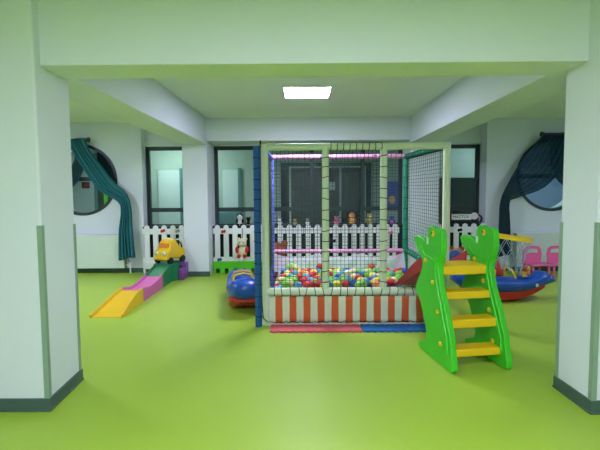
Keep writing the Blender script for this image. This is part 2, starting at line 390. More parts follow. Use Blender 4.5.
# ------------------------------------------------------------------ curtains
def rod(x0, x1, y, z, wy, lab, rr=.018):
    t = thing('curtain_rod', lab, 'curtain rod', (0, 0, 0))
    MB().tube([(x0, y, z), (x1, y, z)], rr, 10).build('rail', M['rod'], t)
    for x, s in ((x0, -1), (x1, 1)):
        MB().tube([(x-.005*s, y, z), (x+.02*s, y, z), (x+.022*s, y, z), (x+.055*s, y, z)], [.03, .03, .042, .042], 12).build('finial', M['rod'], t)
    for x in (x0+.08, x1-.08): MB().box(x-.012, x+.012, y, wy, z-.02, z+.012).build('bracket', M['rod'], t)
def curtain(path, m, lab, nf=6, depth=.03, nu=56, nv=60, name='curtain'):
    # path rows: t, x, y, z, width vector (wx, wz), fold depth scale
    rows = []
    for j in range(nv+1):
        t = j/nv; x, y, z, wx, wz, ds = interp(path, t); row = []
        for i in range(nu+1):
            u = i/nu-.5
            ph = u*2*PI*nf+.9*math.sin(3*t+u*4)
            o = depth*ds*(math.sin(ph)+.35*math.sin(2.3*ph+1))
            row.append((x+wx*u, y+o, z+wz*u+.012*math.sin(5*u+7*t)*ds))
        rows.append(row)
    o = MB().grid(rows).build(name, m, ang=180)
    s = o.modifiers.new('thick', 'SOLIDIFY'); s.thickness = .004
    return tag(o, lab, 'curtain')
def smooth_path(rows, n=24):
    # Catmull-Rom over rows of equal parameter spacing
    out = []; k = len(rows)
    for i in range(n+1):
        s = i/n*(k-1); a = min(int(s), k-2); f = s-a
        P = [rows[max(0, min(k-1, a+q))] for q in (-1, 0, 1, 2)]
        out.append((i/n, *[.5*(2*p1+(p2-p0)*f+(2*p0-5*p1+4*p2-p3)*f*f+(3*p1-p0-3*p2+p3)*f**3) for p0, p1, p2, p3 in zip(*P)]))
    return out
yl = WY-.17
rod(-4.36, -3.74, yl, 2.365, WY, 'dark rod above the left round window')
curtain(smooth_path([(-3.92, yl, 2.385, .33, .0, .8), (-3.84, yl, 2.20, .32, -.02, 1), (-3.63, yl-.01, 1.87, .30, .10, 1), (-3.40, yl-.01, 1.55, .27, .16, .8), (-3.15, yl-.01, 1.36, .17, .14, .7),
                     (-3.08, yl-.01, 1.15, .17, .05, .9), (-3.10, yl-.01, .75, .23, 0, 1.1), (-3.09, yl-.01, .28, .27, .03, 1.3)]), M['curtain'], 'teal curtain swept right from the left round window and hanging beside the radiator', nf=5)
yl2 = yl+.075
curtain(smooth_path([(-3.98, yl2, 2.375, .3, 0, .5), (-3.90, yl2, 2.12, .18, .0, .6), (-3.96, yl2, 1.86, .20, -.1, .6), (-4.2, yl2, 1.58, .22, -.15, .6), (-4.68, yl2, 1.36, .2, -.15, .6),
                     (-4.78, yl2, 1.0, .2, 0, .7), (-4.76, yl2, .72, .22, 0, .8)]), M['sheer'], 'dark sheer curtain swept left from the left round window', nf=4)
yr = WY-.27
rod(4.14, 4.86, yr, 2.39, WY-.1, 'dark rod above the right round window', .022)
curtain(smooth_path([(4.40, yr, 2.41, .46, 0, .6), (4.30, yr, 2.22, .62, -.04, .9), (4.14, yr, 1.90, .62, -.22, 1), (3.92, yr-.01, 1.64, .46, -.34, .8), (3.62, yr-.01, 1.42, .16, -.24, .6),
                     (3.50, yr-.01, 1.22, .16, -.03, .8), (3.50, yr-.01, .8, .20, 0, 1), (3.50, yr-.01, .30, .24, 0, 1.2)]), M['sheer'], 'dark teal curtain swept left from the right round window', nf=7)
yr2 = yr+.08
curtain(smooth_path([(4.58, yr2, 2.40, .42, 0, .5), (4.56, yr2, 2.18, .56, .0, .6), (4.60, yr2, 1.90, .56, .20, .6), (4.78, yr2, 1.62, .44, .26, .6), (5.2, yr2, 1.42, .18, .2, .5),
                     (5.30, yr2, 1.15, .18, 0, .7), (5.30, yr2, .75, .2, 0, .8)]), M['sheer'], 'dark teal curtain swept right across the right round window', nf=6)

# ------------------------------------------------------------------ picket fences
def fence(x0, x1, y, lab, decals=(), basem='fence_g'):
    t = thing('picket_fence', lab, 'fence', ((x0+x1)/2, y, 0), 0, 'white picket fence sections along the windows'); w = (x1-x0)/2
    n = max(2, round(2*w/.158)); p = 2*w/n; b = MB()
    for i in range(n):
        c = -w+(i+.5)*p; r = .045
        poly = [(c-r, .20), (c+r, .20), (c+r, .815)]+[(c+r*math.cos(a*PI/8)*1., .815+r*math.sin(a*PI/8)) for a in range(1, 8)]+[(c-r, .815)]
        b.prism(poly, -.016, .016, 'y')
    b.box(-w, w, -.014, .014, .70, .80).box(-w, w, -.014, .014, .20, .29)
    b.build('picket_panel', M['white'], t, bevel=.004)
    g = MB(); g.box(-w, w, -.03, .03, .085, .215)
    for i in range(n+1):
        c = -w+i*p; a0, a1 = max(-w, c-.045), min(w, c+.045); g.box(a0, a1, -.03, .03, 0, .085)
    g.build('base', M[basem], t, bevel=.004)
    for dx, dz, m in decals:
        MB().ell((dx-.018, -.02, dz), (.024, .006, .03), 10, 6).ell((dx+.02, -.02, dz+.008), (.024, .006, .03), 10, 6).build('butterfly_sticker', m, t)
FY = 7.86
fence(-2.83, -2.06, FY, 'white picket fence section behind the yellow ride-on car', [(-.02, .76, M['p_red']), (.24, .755, M['p_grey'])], 'white')
fence(-1.58, -.80, FY, 'white picket fence section with lime base left of the ball pit', [(-.20, .74, M['p_red']), (-.28, .24, M['p_blue'])])
fence(-.79, .02, FY, 'white picket fence section behind the left part of the ball pit')
fence(.03, .84, FY, 'white picket fence section behind the middle of the ball pit', [(.12, .56, M['p_black'])])
fence(.85, 1.72, FY, 'white picket fence section behind the right part of the ball pit', [(.28, .70, M['p_pink'])])
fence(2.34, 3.27, FY, 'white picket fence section behind the green climbing steps', [(-.02, .74, M['p_black'])])

# ------------------------------------------------------------------ plush toys
def plush(name, label, loc, s, body, head=None, ear=None, limb=None, rz=0, snout=None, group='soft toys along the fence', hair=None, ears='round', cat='soft toy'):
    head = head or body; ear = ear or head; limb = limb or body
    t = thing(name, label, cat, loc, rz, group)
    MB().ell((0, 0, s*.28), (s*.22, s*.18, s*.28)).build('body', body, t)
    h = MB().ell((0, -s*.03, s*.72), (s*.22, s*.20, s*.22)); h.build('head', head, t)
    for q in (-1, 1):
        if ears == 'round': MB().ell((q*s*.17, 0, s*.90), (s*.09, s*.05, s*.09), 10, 8).build('ear', ear, t)
        elif ears == 'long': MB().ell((q*s*.12, 0, s*1.0), (s*.06, s*.04, s*.18), 10, 8).build('ear', ear, t)
        MB().ell((q*s*.24, -s*.08, s*.38), (s*.09, s*.09, s*.17), 10, 8).build('arm', limb, t)
        MB().ell((q*s*.14, -s*.2, s*.09), (s*.10, s*.16, s*.09), 10, 8).build('leg', limb, t)
        MB().ell((q*s*.08, -s*.22, s*.76), s*.025, 8, 6).build('eye', M['p_black'], t)
    MB().ell((0, -s*.22, s*.66), (s*.09, s*.07, s*.07), 10, 8).build('snout', snout or head, t)
    if hair: MB().ell((0, s*.06, s*.80), (s*.25, s*.2, s*.22)).build('hair', hair, t)
    return t
SZ = .835; SY = 8.02
plush('plush_panda', 'black and white plush toy peeking over fence left of ball pit', (-1.12, SY, SZ), .21, M['p_white'], M['p_white'], M['p_black'], M['p_black'])
plush('plush_dog', 'dark plush toy beside black and white one over left fence', (-.97, SY+.03, SZ), .16, M['p_black'], M['p_black'], M['p_black'], M['p_grey'])
plush('plush_rabbit', 'tiny white plush peeking over fence just inside ball pit left post', (-.40, SY, SZ), .13, M['p_white'], M['p_white'])
plush('plush_lamb', 'pale khaki plush peeking between pickets behind ball pit left bay', (-.13, SY, SZ), .12, M['p_khaki'], M['p_khaki'])
plush('plush_mouse', 'small pale grey plush at the right end of the left bay', (.10, SY, SZ), .13, M['p_white'], M['p_grey'])
plush('plush_pig', 'pink plush toy over the fence beside the middle pit post', (.62, SY-.03, SZ), .16, M['p_pink'], M['p_pink'])
plush('rag_doll', 'doll with dark rusty hair and yellow face over the fence', (.90, SY, SZ), .24, M['p_yellow'], M['p_yellow'], M['p_dark'], M['p_brown'], hair=M['p_dark'], cat='doll')
plush('plush_bear', 'khaki plush bear over the fence in middle bay', (1.22, SY-.03, SZ), .22, M['p_khaki'], M['p_khaki'], M['p_khaki'], M['p_khaki'], snout=M['p_cream'])
plush('plush_bird', 'blue and pink plush at right end of fence behind ball pit', (1.62, SY, SZ), .16, M['p_pink'], M['p_blue'], M['p_blue'], M['p_blue'])
plush('plush_bear', 'rust brown plush bear sitting on floor behind ball pit left bay', (-.40, 7.2, 0), .66, M['p_brown'], M['p_brown'], M['p_brown'], M['p_dark'])
t = plush('plush_doll', 'cream plush doll with red trousers hung on fence left of pit', (-1.055, FY-.085, .29), .36, M['p_cream'], M['p_cream'], M['p_cream'], M['p_red'], snout=M['p_white'])
MB().ell((.0, -.05, -.02), .052).build('ball', M['p_white'], t)
MB().tube([(0, .0, .30), (0, .045, .40), (0, .07, .50), (0, .085, .53)], .006, 6).build('hanging_loop', M['p_black'], t)
# toys behind the steps
t = thing('ride_on_car', 'red ride-on toy car on floor behind the green steps', 'toy car', (2.75, 6.75, 0), .3)
MB().loft([[(x, y*w, z0+(z1-z0)*k) for x, y, k in ((-.0+X, -.15, 0), (X, .15, 0), (X, .15, .8), (X, .1, 1), (X, -.1, 1), (X, -.15, .8))] for X, w, z0, z1 in ((-.3, .8, .12, .24), (-.25, 1, .08, .30), (-.05, 1, .08, .28), (.0, 1, .08, .38), (.2, 1, .08, .40), (.28, .9, .1, .30))]).build('body', M['see_r'], t, bevel=.01)
for x in (-.2, .18):
    for y in (-.15, .15): MB().tube([(x, y-.025, .08), (x, y+.025, .08)], .08, 16).build('wheel', M['blackpl'], t)
MB().torus((-.08, 0, .42), .08, .012, 'z').tube([(-.12, 0, .27), (-.08, 0, .42)], .012).build('steering_wheel', M['blackpl'], t)
plush('plush_lion', 'tan plush toy on floor behind the green steps near the right fence', (2.62, 7.52, 0), .50, M['p_yellow'], M['p_yellow'], M['p_brown'], M['p_brown'], group='soft toys on the floor behind the steps')
plush('plush_elephant', 'grey blue plush toy on floor nearest the right pier behind steps', (2.46, 7.18, 0), .50, M['p_grey'], M['p_blue'], M['p_grey'], M['p_grey'], group='soft toys on the floor behind the steps', rz=.2)
# toy bus sign on the sill
t = thing('toy_train', 'toy train with white name board and round disc on right window sill', 'toy train', (2.90, 8.0, SZ))
MB().box(-.22, .22, -.06, .06, .03, .10).box(-.22, -.08, -.06, .06, .10, .26).build('body', M['blackpl'], t, bevel=.008)
MB().box(-.235, .12, -.075, -.062, .085, .185).build('name_board', M['white'], t, bevel=.003)
MB().box(-.25, -.235, -.08, -.055, .07, .20).build('end_cap', M['p_red'], t)
MB().tube([(.17, -.085, .15), (.17, -.06, .15)], .062, 24).build('round_disc', mat('pale_pink_disc', (226, 214, 220), .5, .3), t)
MB().torus((.25, -.02, .10), .07, .014, 'y').build('rear_wheel', M['blackpl'], t)
for x in (-.15, 0, .13): MB().tube([(x, -.07, .03), (x, .07, .03)], .03, 14).build('wheel', M['blackpl'], t)
cu = bpy.data.curves.new('lettering', 'FONT'); cu.body = 'MATTOS'; cu.size = .074; cu.extrude = .001; cu.align_x = 'CENTER'; cu.align_y = 'CENTER'
tmp = bpy.data.objects.new('text_source', cu); COL.objects.link(tmp)
bpy.context.view_layer.update()
me = bpy.data.meshes.new_from_object(tmp.evaluated_get(bpy.context.evaluated_depsgraph_get())); bpy.data.objects.remove(tmp)
me.materials.clear(); me.materials.append(M['dark_text'])
o = bpy.data.objects.new('lettering', me); COL.objects.link(o); o.parent = t; o.location = (-.072, -.078, .135); o.rotation_euler = (PI/2, 0, 0)

# ------------------------------------------------------------------ ball pit
PX0, PX1, PY0, PY1 = -.385, 1.515, 4.68, 6.40
pit = thing('ball_pit', 'square netted ball pit frame with foam sleeved posts and orange striped skirt', 'ball pit', (0, 0, 0))
R0 = .037
def sleeve(name, pts, m, r=R0, lash=None, axis='z', step=.1, lab=None):
    o = MB().tube(pts, r, 16).build(name, m, pit)
    if lab: o['label'] = lab
    if lash:
        a, b = Vector(pts[0]), Vector(pts[-1]); n = int((b-a).length/step); g = MB()
        dr = (b-a).normalized()
        path = []
        e1 = dr.cross(Vector((0, 1, 0)) if abs(dr.y) < .9 else Vector((0, 0, 1))).normalized(); e2 = dr.cross(e1).normalized()
        if e2.y < 0: e2 = -e2          # the run between two turns lies on the rear side
        for i in range(1, n):
            c = a+(b-a)*(i/n)+dr*random.uniform(-.01, .01); tl = random.uniform(-.25, .25)
            for q in range(17):
                an = PI/2+q*PI/8
                path.append(c+(e1*math.cos(an)+e2*math.sin(an))*(r+.002)+dr*(math.cos(an)*r*tl+.0003*q))
        g.tube(path, .0042, 5)
        g.build('cord_lashing', M['cord'], o)
    return o
TZ = 1.88; BZ = .352
sleeve('post', [(PX0, PY0, 0), (PX0, PY0, TZ+.03)], M['cream'], .039, None, lab='cream foam sleeved corner post')
sleeve('post', [(PX1, PY0, 0), (PX1, PY0, TZ+.03)], M['cream'], .039, None, lab='cream foam sleeved corner post beside the steps')
sleeve('post', [(.248, PY0, BZ), (.248, PY0, TZ)], M['cream'], .037, True, step=.105, lab='cream middle post lashed with black cord')
sleeve('post', [(.857, PY0, BZ), (.857, PY0, TZ)], M['cream'], .037, True, step=.105, lab='cream post at the pit entrance lashed with black cord')
sleeve('post', [(-.462, PY0-.07, 0), (-.462, PY0-.07, TZ+.0)], M['bluef'], .036, True, step=.11, lab='blue front post')
sleeve('post', [(-.43, PY1, 0), (-.43, PY1, 1.92)], M['purplef'], .034, True, step=.1, lab='violet rear post')
sleeve('post', [(1.49, PY1, 0), (1.49, PY1, 1.92)], M['greenf'], .038, True, step=.14, lab='green rear post')
sleeve('post', [(1.385, PY1, 0), (1.385, PY1, .56)], M['redf'], .030, None, lab='short maroon rear post')
sleeve('post', [(-.36, PY1, 0), (-.36, PY1, .56)], M['redf'], .030, None, lab='short maroon rear post')
sleeve('rail', [(PX0, PY0, TZ), (PX1, PY0, TZ)], M['cream'], .036, None, lab='cream top rail')
g = MB()
pth = []
for i in range(9):
    x = .30+i*.066
    for q in range(17):
        an = PI/2+q*PI/8; pth.append((x+.0004*q, PY0-.040*math.cos(an), TZ+.040*math.sin(an)))
g.tube(pth, .0042, 5).build('cord_lashing', M['cord'], pit)
g = None
sleeve('rail', [(PX0, PY0, BZ), (PX1, PY0, BZ)], M['cream'], .045, True, step=.085, lab='cream front rail lashed with black cord')
sleeve('rail', [(-.43, PY1, 1.92), (1.49, PY1, 1.92)], M['pinkf'], .034, True, step=.075, lab='pink rear top rail')
sleeve('rail', [(-.43, PY1, .57), (1.49, PY1, .57)], M['pinkf'], .030, None, lab='pink rear lower rail')
sleeve('rail', [(1.49, PY1, 1.91), (1.515, PY0+.04, 1.885)], M['greenf'], .036, True, step=.05, lab='green side top rail')
sleeve('rail', [(1.49, PY1, .58), (1.50, PY0+.04, .55)], M['greenf'], .032, True, step=.12, lab='green side lower rail')
sleeve('rail', [(-.43, PY1, 1.90), (-.40, PY0+.04, 1.87)], M['purplef'], .03, None, lab='violet side top rail')
# corner lashing at the lower left, and cord loops on the top left corner
MB().tube([(PX0-.05, PY0-.045, .42), (PX0-.04, PY0-.047, .2), (PX0-.03, PY0-.046, .08), (PX0+.03, PY0-.046, .03), (PX0+.07, PY0-.05, .10), (PX0+.06, PY0-.05, .3)], .006, 6).build('corner_cord', M['cord'], pit)
MB().torus((PX0-.04, PY0-.03, TZ+.03), .035, .006, 'x').build('corner_cord', M['cord'], pit)
def netp(name, p0, du, dv, nu, nv, r=.0021, m=None, sag=0):
    p0, du, dv = Vector(p0), Vector(du), Vector(dv); g = MB()
    nrm = du.cross(dv).normalized()
    def at(u, v): return p0+du*u+dv*v+nrm*sag*math.sin(PI*u)*math.sin(PI*v)
    for i in range(nu+1):
        g.tube([at(i/nu, k/8) for k in range(9)], r, 4)
    for j in range(nv+1):
        g.tube([at(k/8, j/nv) for k in range(9)], r, 4)
    return g.build(name, m or M['net'], pit, sm=False)
netp('front_net', (PX0+.04, PY0, BZ+.04), (.592, 0, 0), (0, 0, TZ-BZ-.07), 14, 35, sag=.02)
netp('front_net', (.248+.035, PY0, BZ+.04), (.54, 0, 0), (0, 0, TZ-BZ-.07), 13, 35, sag=.02)
netp('side_net', (1.505, PY0+.03, .57), (-.012, PY1-PY0-.05, .02), (0, 0, 1.30), 20, 30, .0022, sag=.03)
netp('side_net', (-.405, PY0+.03, .42), (-.02, PY1-PY0-.05, .0), (0, 0, 1.44), 20, 26, .0022, sag=.02)
netp('rear_net', (-.41, PY1, .60), (1.88, 0, 0), (0, 0, 1.30), 42, 29, .0018, sag=.02)
# white mesh fabric sagging below the pink rail
rows = []
for j in range(13):
    v = j/12; row = []
    for i in range(61):
        u = i/60; top = .555-.075*abs(math.sin(PI*u*3))**.8
        row.append((-.40+u*1.86, PY1-.05+.03*math.sin(u*40+v*3)*v-.12*v, top+(.30-top)*v))
    rows.append(row)
MB().grid(rows).build('fabric_liner', M['voile'], pit, ang=180)
# striped skirt
sk = MB(); N = 25; w = (PX1-PX0-.05)/N
for i in range(N):
    sk.use(M['stripe_o'] if i % 2 == 1 else M['stripe_w'])
    x0 = PX0+.025+i*w; sub = 4
    rows = []
    for j in range(7):
        z = .03+.285*j/6
        rows.append([(x0+w*k/sub, PY0-.052-.012*math.sin((x0+w*k/sub)*17)*(1-j/6)-.004*math.sin((x0+w*k/sub)*53+j), z) for k in range(sub+1)])
    sk.grid(rows)
bmesh.ops.remove_doubles(sk.bm, verts=sk.bm.verts, dist=1e-4)
sk = sk.build('striped_skirt', None, pit, ang=60); sk['label'] = 'orange and cream vertically striped fabric skirt'
md = sk.modifiers.new('thick', 'SOLIDIFY'); md.thickness = .006
MB().box(PX0+.02, PX1-.02, PY0-.062, PY0-.045, .0, .032).build('skirt_hem', M['stripe_w'], pit, bevel=.004)
g = MB().tube([p for i in range(24) for p in ((PX0+.04+i*.077, PY0-.066, .040), (PX0+.055+i*.077, PY0-.068, .054), (PX0+.075+i*.077, PY0-.068, .040))], .004, 5)
g.build('hem_cord', M['cord'], pit)
MB().box(PX0+.03, PX1-.03, PY0+.05, PY1-.05, 0, .265).build('base_pad', M['pad'], pit, bevel=.02)

# balls: first layer hexagonal on the pad, a second layer in the hollows
BR = .0465
tb = MB(); SEG, RNG = 18, 11
rings = []
for j in range(1, RNG):
    a = PI*j/RNG
    rings.append([(BR*math.sin(a)*math.cos(2*PI*i/SEG), BR*math.sin(a)*math.sin(2*PI*i/SEG), BR*math.cos(a)) for i in range(SEG)])
tb.loft(rings); ball_bm = tb
BC = dict(red=(196, 52, 54), yellow=(220, 210, 84), green=(120, 192, 66), lightblue=(76, 150, 186), blue=(34, 74, 156), orange=(218, 128, 72), cream=(222, 222, 160))
WORD = dict(red='red', yellow='yellow', green='lime green', lightblue='sky blue', blue='dark blue', orange='orange', cream='pale yellow')
bm_ = {k: mat('ball_'+k, v, .35, .45, .02, 6) for k, v in BC.items()}
proto = {}
for k in BC:
    b = MB(); b.loft(rings)
    b.torus((0, 0, 0), BR*.995, .0012, 'z', 24, 4)
    proto[k] = b.build('plastic_ball', bm_[k], ang=180)
    COL.objects.unlink(proto[k])
spots = []
sp = .0955; rowh = sp*math.sqrt(3)/2; y = PY0+.05+.06; k = 0
def in_chute(x, y): return y < 4.97 and .86 < x < 1.42
while y < PY1-.14:
    x = PX0+.10+(sp/2 if k % 2 else 0); 
    while x < PX1-.085:
        if not in_chute(x, y): spots.append((x+random.uniform(-.0008, .0008), y+random.uniform(-.0006, .0006), .265+BR))
        x += sp
    y += rowh; k += 1
lay2 = []
k = 0; y = PY0+.05+.06
while y+rowh < PY1-.14:
    x = PX0+.10+(sp/2 if k % 2 else 0)+sp/2
    while x < PX1-.085-sp/2:
        yy = y+rowh/3
        dens = (.30 if yy < 5.8 else .02)+.30*(yy < 5.3)+(.3 if x < -.05 else 0)+.15*math.sin(x*9)
        if not in_chute(x, yy) and random.random() < dens: lay2.append((x, yy, .265+BR+math.sqrt(max(0, (2*BR)**2-(sp/math.sqrt(3))**2))+.002))
        x += sp
    y += rowh; k += 1
# the nearer and upper balls are individuals, the farthest low ones one mass
def score(s): return s[1]-(.55 if s[2] > .34 else 0)
allb = sorted(spots+lay2, key=score)
def pick(x, y):
    z = math.sin(x*5.1+1)+math.sin(y*6+x*3)
    w = dict(red=.15, yellow=.18, green=.2, lightblue=.16, blue=.05, orange=.06, cream=.14)
    if .0 < x < .22: w['red'] += .45
    if .5 < x < .75: w['lightblue'] += .4; w['blue'] += .15
    if -.2 < x < 0 or .75 < x < 1.0: w['yellow'] += .2; w['green'] += .2
    if x < -.2: w['cream'] += .2; w['green'] += .15; w['lightblue'] += .15
    if .28 < x < .45: w['green'] += .35; w['red'] += .1
    r = random.random()*sum(w.values())
    for c, v in w.items():
        r -= v
        if r <= 0: return c
    return 'green'
for s in allb[:300]:
    c = pick(s[0], s[1]); o = proto[c].copy(); COL.objects.link(o); o.location = s
    o.rotation_euler = (random.uniform(0, 6), random.uniform(0, 6), 0)
    tag(o, '%s plastic ball lying in the ball pit' % WORD[c], 'ball', 'plastic balls in the ball pit')
rest = MB()
for s in allb[300:]:
    rest.use(bm_[pick(s[0], s[1])]).ell(s, BR, 12, 8)
if allb[300:]:
    tag(rest.build('plastic_balls', None, ang=180), 'mass of coloured balls lying at the rear of the ball pit', 'balls', None, 'stuff')
for o in proto.values(): bpy.data.objects.remove(o)
print('balls', len(allb))

# foam mats along the skirt
def foam(x0, x1, m, lab):
    y0, y1 = 4.375, 4.606; p = []; tw = .035; n = int((x1-x0)/tw); tw = (x1-x0)/n
    for i in range(n): p += [(x0+i*tw+.004, y0+(0 if i % 2 else .014)), (x0+(i+1)*tw-.004, y0+(0 if i % 2 else .014))]
    q = []
    for i in range(n): q += [(x1-i*tw-.004, y1-(0 if i % 2 else .012)), (x1-(i+1)*tw+.004, y1-(0 if i % 2 else .012))]
    o = MB().prism(p+q, 0, .022).build('foam_mat', m, bevel=.003); tag(o, lab, 'foam mat', 'foam mats in front of the ball pit')
foam(-.335, .60, M['matred'], 'pinkish red foam mat with toothed edge before the striped skirt')
foam(.603, 1.45, M['matblue'], 'blue foam mat with toothed edge before the striped skirt')

# ------------------------------------------------------------------ climbing steps with chute
W = .50
st = thing('climbing_slide', 'green climbing steps with four yellow treads and red chute into ball pit', 'slide', (1.058, 3.87, 0), math.radians(8.3))
out = [(-.215, .992), (-.19, .925), (-.124, .869), (-.046, .834), (-.012, .777), (-.042, .70), (-.13, .60), (-.160, .545), (-.145, .49), (-.057, .437), (.034, .28), (.09, .158), (.05, .10), (-.069, .062), (-.10, .03), (-.067, .002), (.02, 0), (.28, .004), (.52, .0), (.565, .02), (.555, .09), (.53, .16), (.516, .26), (.463, .369), (.39, .526), (.334, .61), (.295, .725), (.274, .82), (.33, .876), (.352, .95), (.345, 1.03), (.335, 1.085), (.30, 1.103), (.246, 1.100), (.22, 1.092), (.151, 1.116), (.105, 1.11), (.075, 1.07), (.062, 1.01), (.058, .955), (.01, .99), (-.06, 1.003), (-.15, 1.01)]
poly = chaikin([(-s, z) for s, z in out], 2)
def side(x):
    o = MB().prism(poly, x, x+.05, 'x').build('side_panel', M['slide_g'], st, bevel=.010, seg=3, ang=50)
    # raised band following the front edge and arm relief, both faces
    for xx in (x-.004, x+.054):
        MB().tube([(xx, -s, z) for s, z in ((.30, .86), (.255, .80), (.262, .72), (.30, .60), (.352, .50), (.42, .36), (.468, .25), (.49, .14))], .011, 8).build('moulded_rib', M['slide_g'], o)
        MB().tube([(xx, -s, z) for s, z in ((-.02, .94), (.0, .88), (.06, .85), (.14, .85), (.2, .83))], .008, 8).build('moulded_rib', M['slide_g'], o)
        e = MB().use(M['slide_y']).ell((xx, -.20, 1.055), (.008, .028, .028), 14, 8).use(M['blackpl']).ell((xx-.004 if xx < x else xx+.004, -.193, 1.058), (.007, .010, .014), 10, 6); e.build('eye', None, o)
        MB().ell((xx, -.095, .985), (.007, .014, .034), 10, 8).build('highlight_mark', M['white'], o)  # white teardrop painted on as a highlight
        for s, z in ((.06, .81), (.20, .645), (.30, .42), (.36, .175)): MB().ell((xx, -s, z), (.010, .021, .021), 12, 8).build('bolt_cap', M['slide_y'], o)
    return o
side(0); side(W-.05)
for yf, z0, z1, dp in ((-.475, .10, .162, .145), (-.42, .312, .384, .145), (-.32, .522, .586, .145), (-.262, .712, .788, .30)):
    MB().box(.048, W-.048, yf, yf+dp, z0, z1).build('step', M['slide_y'], st, bevel=.012, seg=3)
# chute: U profile swept from the top platform down over the pit rail
ch = MB(); n = 24; rows = []
prof = [(.062, .11), (.068, .115), (.078, .11), (.088, .02), (.12, .0), (.24, -.006), (.365, .0), (.397, .02), (.407, .11), (.417, .115), (.423, .11), (.412, -.012), (.24, -.018), (.073, -.012)]
for i in range(n+1):
    t = i/n; yv = .02+t*.96
    zb = .765-.352*min(1, t/.86)
    rows.append([(x, yv, zb+(z if z < 0 else z*(1-.9*sm01((t-.2)/.8)))) for x, z in prof])
ch.loft(rows).build('chute', M['slide_r'], st, bevel=0)
# basketball ring on the right panel
hz = 1.03
hb = MB().tube([(W, -.10, hz), (W+.04, -.10, hz)], .03, 10).build('hoop_bracket', M['slide_y'], st)
cx, cy, RH = W+.03+.19, -.10, .19
rg = MB(); R_ = []
for i in range(49):
    a = 2*PI*i/48; tl = -.16*(math.cos(a)+1)*RH
    R_.append([((cx+r*math.cos(a)), cy+r*math.sin(a), hz+z+tl) for r, z in ((RH, -.018), (RH+.012, -.018), (RH+.012, .014), (RH+.022, .018), (RH+.022, .024), (RH, .024))])
rg.loft(R_, cap=False).build('hoop_ring', M['slide_y'], st)
nt = MB(); NN = 12
for k in range(NN):
    for sgn in (1, -1):
        nt.tube([(cx+(RH-.002)*(1-.40*v)*math.cos(2*PI*(k+sgn*v*1.6)/NN), cy+(RH-.002)*(1-.40*v)*math.sin(2*PI*(k+sgn*v*1.6)/NN), hz-.018-.27*v-.16*RH*(1+math.cos(2*PI*(k+sgn*v*1.6)/NN))) for v in [q/8 for q in range(9)]], .0028, 5)
o = nt.build('hoop_net', mat('white_blue_net', (150, 170, 196), .7, .2), st)

# ------------------------------------------------------------------ ride-on ramp track
rp = thing('ramp_track', 'wavy toy ramp track of yellow, pink and green pieces on floor', 'toy track', (-2.235, 0, 0))
def ramp(name, ys, m, lab):
    r = MB(); rows = []; n = 36
    for i in range(n+1):
        yv = ys[0]+(ys[1]-ys[0])*i/n; z, w = interp(RT, yv)
        k = 1-sm01((yv-7.0)/.15)*.97
        rows.append([(-w, yv, 0), (-w, yv, z+.028*k), (-w+.012, yv, z+.034*k), (-w+.026, yv, z+.02*k), (-w+.032, yv, z), (w-.032, yv, z), (w-.026, yv, z+.02*k), (w-.012, yv, z+.034*k), (w, yv, z+.028*k), (w, yv, 0)])
    o = r.loft(rows).build(name, m, rp, ang=35); o['label'] = lab
RT = [(4.98, .004, .195), (5.06, .022, .188), (5.2, .06, .172), (5.4, .108, .156), (5.6, .142, .148), (5.72, .152, .146), (5.8, .150, .145), (5.95, .118, .142), (6.1, .108, .140), (6.3, .122, .138), (6.5, .150, .136), (6.7, .188, .134), (6.9, .228, .132), (7.05, .256, .130), (7.16, .268, .132), (7.20, .268, .20), (7.62, .268, .20)]
ramp('ramp_piece', (4.98, 5.76), M['ramp_y'], 'golden yellow end piece of the ramp')
ramp('ramp_piece', (5.765, 6.62), M['ramp_p'], 'pink middle piece of the ramp')
ramp('ramp_piece', (6.625, 7.62), M['ramp_g'], 'dark green top piece of the ramp')
MB().prism([(7.2, 0), (7.53, 0), (7.53, .265), (7.36, .265), (7.36, .19), (7.2, .19)], .203, .29, 'x').build('step_block', M['ramp_v'], rp, bevel=.012)
# yellow car on top of the ramp: built facing -x, turned towards the ramp
cr = thing('ride_on_car', 'yellow ride-on toy car parked on top of the green ramp', 'toy car', (-2.215, 7.40, .271), math.radians(66))
def ring(X, hw, z0, z1, e=.5):
    f = lambda v: math.copysign(abs(v)**e, v)
    return [(X, hw*f(math.cos(2*PI*i/20)), (z0+z1)/2+(z1-z0)/2*f(math.sin(2*PI*i/20))) for i in range(20)]
MB().loft([ring(-.235, .06, .10, .17), ring(-.23, .135, .06, .215), ring(-.20, .15, .045, .235), ring(-.15, .15, .045, .255), ring(-.12, .135, .045, .36), ring(-.08, .125, .045, .40), ring(.03, .12, .045, .40), ring(.07, .125, .045, .34), ring(.10, .14, .045, .25), ring(.20, .14, .045, .24), ring(.235, .12, .06, .22), ring(.24, .06, .1, .17)]).build('body', M['ramp_y'], cr, ang=60)
for x in (-.15, .15):
    for y in (-.13, .13): MB().tube([(x, y-.022, .055), (x, y+.022, .055)], .055, 18).build('wheel', M['blackpl'], cr)
for y in (-.11, .11): MB().tube([(.04, y, .385), (.11, y, .385), (.18, y, .34), (.225, y, .21)], .013, 8).build('handle_bar', M['white'], cr)
MB().tube([(.045, -.095, .36), (.12, -.075, .355), (.19, -.075, .30), (.225, -.08, .2)], .012, 8).build('handle_bar', M['blackpl'], cr)
MB().box(-.158, -.128, -.10, .10, .262, .335).build('windscreen', M['orange'], cr, bevel=.01)
for y in (-.075, .075):
    MB().ell((-.232, y, .172), (.016, .036, .034), 12, 8).build('headlight', M['white'], cr)
    MB().ell((-.246, y, .172), (.007, .016, .016), 10, 6).build('headlight_pupil', M['slide_g'], cr)
MB().box(-.250, -.20, -.13, .13, .065, .105).build('bumper', M['ramp_y'], cr, bevel=.012)

